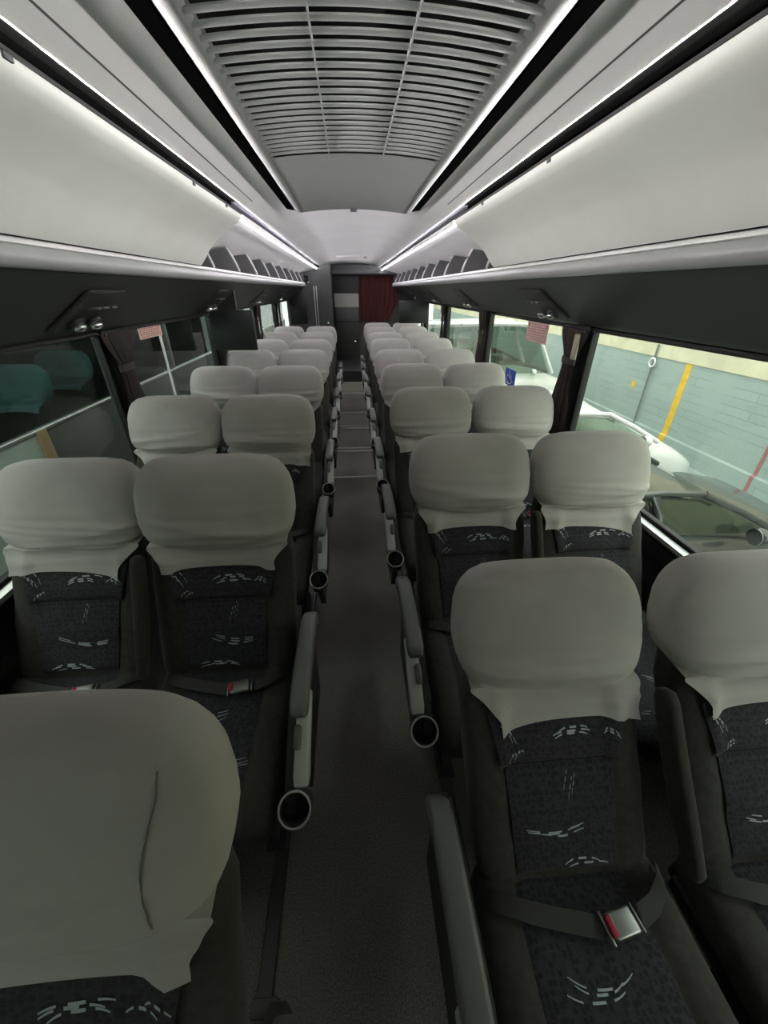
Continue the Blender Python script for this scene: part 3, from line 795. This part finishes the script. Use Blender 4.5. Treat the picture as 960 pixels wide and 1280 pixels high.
d = struct(MB().box((-.34, 9.55, .2), (.19, 9.60, 1.93), .006).obj('door_1', 'reardark'))
MB().box((-.325, 9.54, 1.00), (.175, 9.556, 1.27), .004).obj('upper_panel', 'door', d)
MB().box((-.325, 9.54, .26), (.175, 9.556, .98), .004).obj('lower_panel', 'doorlow', d)
MB().sphere((.08, 9.525, .58), .038).obj('handle', 'chrome', d)
tag(MB().box((-.335, 9.538, 1.27), (.185, 9.544, 1.53), .001).obj('paper_sheet', 'sheet'), 'white blank sheet on the rear door of the coach', 'paper')
b = MB(); n_ = 60
def cur(i, j):
    z = lerp(1.0, 1.86, j); x = lerp(.20, lerp(.86, 1.02, sstep(0, .45, j)) , i)
    return Vector((x, 9.52 + .016*sin(i*46+sin(j*3)), z))
b.grid(cur, 90, 12); b.grid(lambda i, j: cur(i, j)+Vector((0, .008, 0)), 90, 12)
tag(b.obj('rear_curtain', 'maroon'), 'maroon pleated curtain hanging across the rear wall right of door', 'curtain')
b = MB(); b.prism([(9.25, 1.88), (9.25, 1.94), (9.3, 2.03), (9.58, 2.03), (9.58, 1.86), (9.3, 1.86)], -.34, 1.0, 0, False, 'X')
struct(b.obj('trim_30', 'rear'))

# ------------------------------------------------------------------ outside, right: yard wall and parked cars
GZ = CZ-3.0
struct(MB().box((-14, -12, GZ-.1), (14, 40, GZ)).obj('ground', 'ground'))
WX = 6.5
b = MB(); b.box((WX, -10, GZ), (WX+.3, 34, CZ-1.24)); struct(b.obj('wall_yard', 'brick'))
b = MB(); b.box((WX-.02, -10, CZ-1.24), (WX+.3, 34, CZ+1.8)); struct(b.obj('wall_yard_band', 'creamwall'))
struct(MB().prism([(WX, GZ), (WX-.035, GZ), (WX-.035, CZ-2.665), (WX, CZ-2.64)], -10, 34).obj('baseboard_yard', 'brick'))
def stripe(y0, y1, ztop, m, lab):
    b = MB(); b.box((WX-.006, y0, CZ-2.64), (WX+.002, y1, ztop)); b.box((WX-.041, y0, GZ), (WX-.03, y1, CZ-2.662))
    b.prism([(WX-.041, CZ-2.662), (WX-.006, CZ-2.637), (WX-.006, CZ-2.645), (WX-.035, CZ-2.668)], y0, y1)
    tag(b.obj('painted_stripe', m), lab, 'painted line')
stripe(7.36, 7.52, CZ-1.24, 'yellow', 'yellow vertical stripe painted on the yard wall outside')
stripe(5.30, 5.36, CZ-2.05, 'redline', 'thin faded red stripe low on the yard wall near right edge')
rg = random.Random(3); b = MB(); pts = []
for k in range(26):
    a_ = 2*pi*k/26; r_ = rg.uniform(.05, .17) if k % 2 else rg.uniform(.04, .08)
    pts.append((8.85+r_*cos(a_), CZ-1.9+r_*sin(a_)))
b.prism(pts, WX-.004, WX+.002, 0, False, 'X'); tag(b.obj('paint_splash', 'yellow'), 'small yellow paint splash on the grey green yard wall', 'paint mark')
t = thing('conduit_pipe', 'thin grey pipe with a ring clamp down the yard wall left of yellow stripe', 'pipe', (WX-.045, 8.38, GZ+.34))
MB().tube([(0, 0, 0), (0, 0, 1.66)], .020, 8).obj('pipe', 'conduit', t)
b = MB(); b.tube([Vector((-.02, .085*cos(q), 1.30+.085*sin(q))) for q in [2*pi*i/20 for i in range(21)]], .020, 8, 0, False); b.obj('ring_clamp', 'white', t)

def car(label, x0, yside, paint, length=4.4, h=1.47, w=1.74, seats=True, van=False, cab=0.0):
    """nose towards +X; x0 = tail, yside = flank towards the viewer"""
    t = thing('parked_car', label, 'car', (x0+length/2, yside+w/2, GZ))
    hl, hw = length/2, w/2
    belt = 1.08 if not van else 1.25
    b = MB(); rings = []
    prof = [(-hl, .45, .70, .80), (-hl+.06, .32, .86, .92), (-hl+.4, .24, belt, .98), (-.9, .22, belt, 1), (.3, .22, belt, 1), (.95, .22, belt-.02, .99), (1.35, .24, belt-.10, .97), (hl-.25, .28, belt-.22, .92), (hl-.05, .34, belt-.34, .84), (hl, .42, belt-.42, .74)]
    for x, zb, zt, ws in prof:
        r = []
        for i in range(32):
            cy, cz = sup(2*pi*i/32, 4.5); tw = 1-.05*max(0, cz)**2
            r.append(Vector((x, cy*hw*ws*tw, lerp(zb, zt, (cz+1)/2))))
        rings.append(r)
    b.loft(rings); b.obj('body', paint, t)
    zb, zr = belt-.01, h
    # greenhouse outline on a flank: (x, z)
    A, Bq, Cq, D = (1.05+cab, zb), (.30+cab, zr-.05), (-1.15, zr-.07), (max(-1.85, -hl+.12), zb+.05)
    if van: A, Bq, Cq, D = (1.3, zb), (.75, zr-.05), (-hl+.25, zr-.05), (-hl+.12, zb)
    yb, yt = hw*.94, hw*.74
    def yz(z): return lerp(yb, yt, (z-zb)/(zr-zb))
    b = MB(); rr = []
    for (x, z, k) in ((Bq[0]+.10, zr-.10, .5), (Bq[0]-.02, zr-.045, .9), (Bq[0]-.35, zr-.01, 1), (-.4, zr, 1), (Cq[0]+.25, zr-.02, 1), (Cq[0], zr-.05, .95), (Cq[0]-.12, zr-.10, .6)):
        rr.append([Vector((x, q*yz(zr-.05)*1.03, z-.05*abs(q)**3)) for q in (-1, -.8, -.5, 0, .5, .8, 1)] + [Vector((x, q*yz(zr-.05)*1.0, z-.03-.05*abs(q)**3)) for q in (1, .5, 0, -.5, -1)])
    b.loft(rr); b.obj('roof', paint, t)
    for q in (-1, 1):
        b = MB()
        for (p0, p1, r) in ((A, Bq, .035), (D, Cq, .055), ((-.28+cab*.5, zb), (-.32+cab*.5, zr-.05), .045)):
            b.tube([Vector((p0[0], q*yz(p0[1]), p0[1])), Vector(((p0[0]+p1[0])/2+.0, q*yz((p0[1]+p1[1])/2)*1.005, (p0[1]+p1[1])/2+.015)), Vector((p1[0], q*yz(p1[1]), p1[1]))], r, 8)
        b.tube([Vector((Bq[0], q*yz(Bq[1]), Bq[1])), Vector((-.4, q*yz(zr-.03), zr-.03)), Vector((Cq[0], q*yz(Cq[1]), Cq[1]))], .03, 8)
        b.obj('pillars', paint, t)
        for (pp, nm_) in (([(A[0]-.1, zb+.01), (-.24+cab*.5, zb+.01), (-.28+cab*.5, zr-.08), (Bq[0], zr-.08)], 'front_window'), ([(-.34+cab*.5, zb+.01), (D[0]+.1, zb+.04), (Cq[0], zr-.1), (-.36+cab*.5, zr-.08)], 'rear_window')):
            g = MB(); g.loft([[Vector((x, q*(yz(z)-.012), z)) for x, z in pp], [Vector((x, q*(yz(z)-.018), z)) for x, z in pp]], True, 0, True, False); g.obj(nm_, 'carglass', t)
        m = MB().sphere((.78+cab*1.2, q*(hw+.07), belt+.05), .10, 0, (.6, .9, .75)); mo = m.obj('mirror', paint, t)
        MB().tube([(.72+cab*1.2, q*(hw+.07), belt+.05), (.715+cab*1.2, q*(hw+.07), belt+.05)], .075, 20).obj('mirror_glass', 'chrome', mo)
        for xh in (-.15, -1.0): MB().box((xh-.10, q*hw*.985-.014, belt-.15), (xh+.06, q*hw*.985+.014, belt-.12), .008).obj('door_handle', 'chrome' if not van else paint, t)
        for xw in (-hl+.85, hl-.85):
            wv = MB(); wv.tube([(xw, q*(hw-.20), .31), (xw, q*(hw-.19), .31), (xw, q*(hw-.01), .31), (xw, q*(hw+.0), .31)], [.27, .31, .31, .27], 28); wo = wv.obj('wheel', 'tyre', t)
            MB().tube([(xw, q*(hw-.02), .31), (xw, q*(hw+.008), .31)], .19, 20).obj('hub', 'alu', wo)
    for (P0, P1, nm_) in ((A, Bq, 'windscreen'), (D, Cq, 'rear_screen')):
        g = MB(); g.loft([[Vector((P0[0], q*yz(P0[1])*.96, P0[1])) for q in (-1, 0, 1)], [Vector((P1[0], q*yz(P1[1])*.96, P1[1])) for q in (-1, 0, 1)]], False, 0, False); g.obj(nm_, 'carglass', t)
    if seats:
        for yy in (-.36, .36):
            for xx in (-.1, -1.0):
                m = MB(); bar(m, [(0, xx-.18, .98, .9, .8), (0, xx-.22, 1.12, 1, 1), (0, xx-.25, 1.22, .5, .7), (0, xx-.27, 1.33, .6, .8), (0, xx-.27, 1.36, .3, .5)], .46, .12, 3)
                for v in m.bm.verts: v.co = Vector((v.co.y, v.co.x+yy, v.co.z))
                m.obj('car_seat', 'carseat', t)
    return t
car('dark grey parked car seen through the nearest right window', 1.40, 2.64, 'cargrey', 3.4, cab=-.32)
car('white parked car behind the dark grey car, half hidden by seats', 1.5, 5.05, 'carwhite', 3.7, 1.5)
car('white parked van seen through the second right window', 1.5, 9.4, 'carwhite', 4.0, 2.35, 1.85, True, True)
car('dark parked car far along the yard, through the rear right windows', 1.9, 12.4, 'cargrey')
car('white parked car farthest along the yard', 1.9, 15.2, 'carwhite')

# ------------------------------------------------------------------ outside, left: a second coach alongside, blue seats added for glass reflections
t = thing('neighbouring_coach', 'dark coach parked close along the left windows', 'coach', (-3.4, 4, GZ))
o = Vector(t.location); L = lambda *p: Vector(p)-o
NX = -2.25
NE = 15.0
MB().box(L(NX-.06, -2, GZ+.3), L(NX, 2.85, .73), .02).obj('front_body_panel', 'coachgreen', t)
MB().box(L(NX-.06, 2.89, GZ+.3), L(NX, NE, .73), .02).obj('rear_body_panel', 'coachdark', t)
MB().box(L(NX-.02, 2.83, GZ+.4), L(NX+.012, 2.93, .73), .004).obj('trim_strip', 'brownpost', t)
MB().box(L(NX-.05, -2, .715), L(NX+.008, NE, .735), .003).obj('belt_moulding', 'alu', t)
MB().box(L(NX-2.4, -2, 1.55), L(NX, NE, 1.9), .06).obj('roof', 'coachdark', t)
MB().box(L(NX-2.4, -2, GZ+.3), L(NX-2.34, NE, 1.6)).obj('far_side', 'coachdark', t)
MB().box(L(NX-2.34, -2, GZ+.3), L(NX-.06, -1.95, .6)).obj('rear_end', 'coachdark', t)
MB().box(L(NX-2.34, NE-.05, GZ+.3), L(NX-.06, NE, 1.55)).obj('front_end', 'coachdark', t)
MB().box(L(NX-2.34, -1.95, -.06), L(NX-.06, NE-.05, -.005)).obj('floor_deck', 'coachdark', t)
for ya in (-1.9, 5.3, 9.3, 13): MB().box(L(NX-.06, ya, .72), L(NX-.01, ya+.14, 1.56), .004).obj('pillar', 'coachdark', t)
MB().box(L(NX-.03, -1.9, .72), L(NX-.024, NE-.1, 1.56)).obj('side_glass', 'coachglass', t)
for xw in (.6, 11.4):
    w = MB().disc(L(NX-.15, xw, GZ+.48), (1, 0, 0), .48, .28, 32).obj('wheel', 'tyre', t)
    MB().disc(L(NX+.0, xw, GZ+.48), (1, 0, 0), .26, .06, 24).obj('hub', 'alu', w)
for k, (x, y, lab) in enumerate(((-2.62, 3.35, 'blue-covered seat added for a window reflection, at left edge inside the coach alongside'), (-2.75, 4.15, 'blue-covered seat added for a window reflection, right one through near left window'))):
    make_seat(lab, x, y, 1, False, k+1, False, True, 'blue seats added for reflections in the left glass', z=.0)
# wheels for the viewer's own coach are never in view
tag(MB().tube([(-1.95, 4.5, GZ), (-1.95, 4.5, 1.30)], .013, 12).obj('white_pole', 'white'), 'thin white pole standing outside the left window behind the curtain', 'pole')

# ------------------------------------------------------------------ light, camera, view
w = bpy.data.worlds.new('overcast sky'); bpy.context.scene.world = w; w.use_nodes = True
nt = w.node_tree; bg = nt.nodes['Background']
sk = nt.nodes.new('ShaderNodeTexSky'); sk.sky_type = 'HOSEK_WILKIE'; sk.turbidity = 8; sk.ground_albedo = .4
sk.sun_direction = Vector((.5, -.45, .75)).normalized()
mx = nt.nodes.new('ShaderNodeMix'); mx.data_type = 'RGBA'; mx.inputs['Factor'].default_value = .75
mx.inputs['B'].default_value = (.95, .96, .93, 1)
nt.links.new(sk.outputs['Color'], mx.inputs['A']); nt.links.new(mx.outputs['Result'], bg.inputs['Color'])
bg.inputs['Strength'].default_value = 2.0

def area(name, loc, rot, sx, sy, e, c=(1, 1, 1)):
    l = bpy.data.lights.new(name, 'AREA'); l.shape = 'RECTANGLE'; l.size = sx; l.size_y = sy; l.energy = e; l.color = c
    o = bpy.data.objects.new(name, l); col.objects.link(o); o.location = loc; o.rotation_euler = rot; return o

cam = bpy.data.cameras.new('camera'); co = bpy.data.objects.new('camera', cam); col.objects.link(co)
co.location = (0, 0, CZ); co.rotation_euler = (radians(90-29.82), 0, radians(-4.398))
cam.sensor_fit = 'VERTICAL'; cam.sensor_height = 36; cam.lens = 485/1280*36; cam.clip_start = .02; cam.clip_end = 200
sc = bpy.context.scene; sc.camera = co
vs = sc.view_settings; vs.view_transform = 'Standard'; vs.look = 'None'; vs.gamma = 1; vs.use_curve_mapping = False
vs.exposure = 1.45
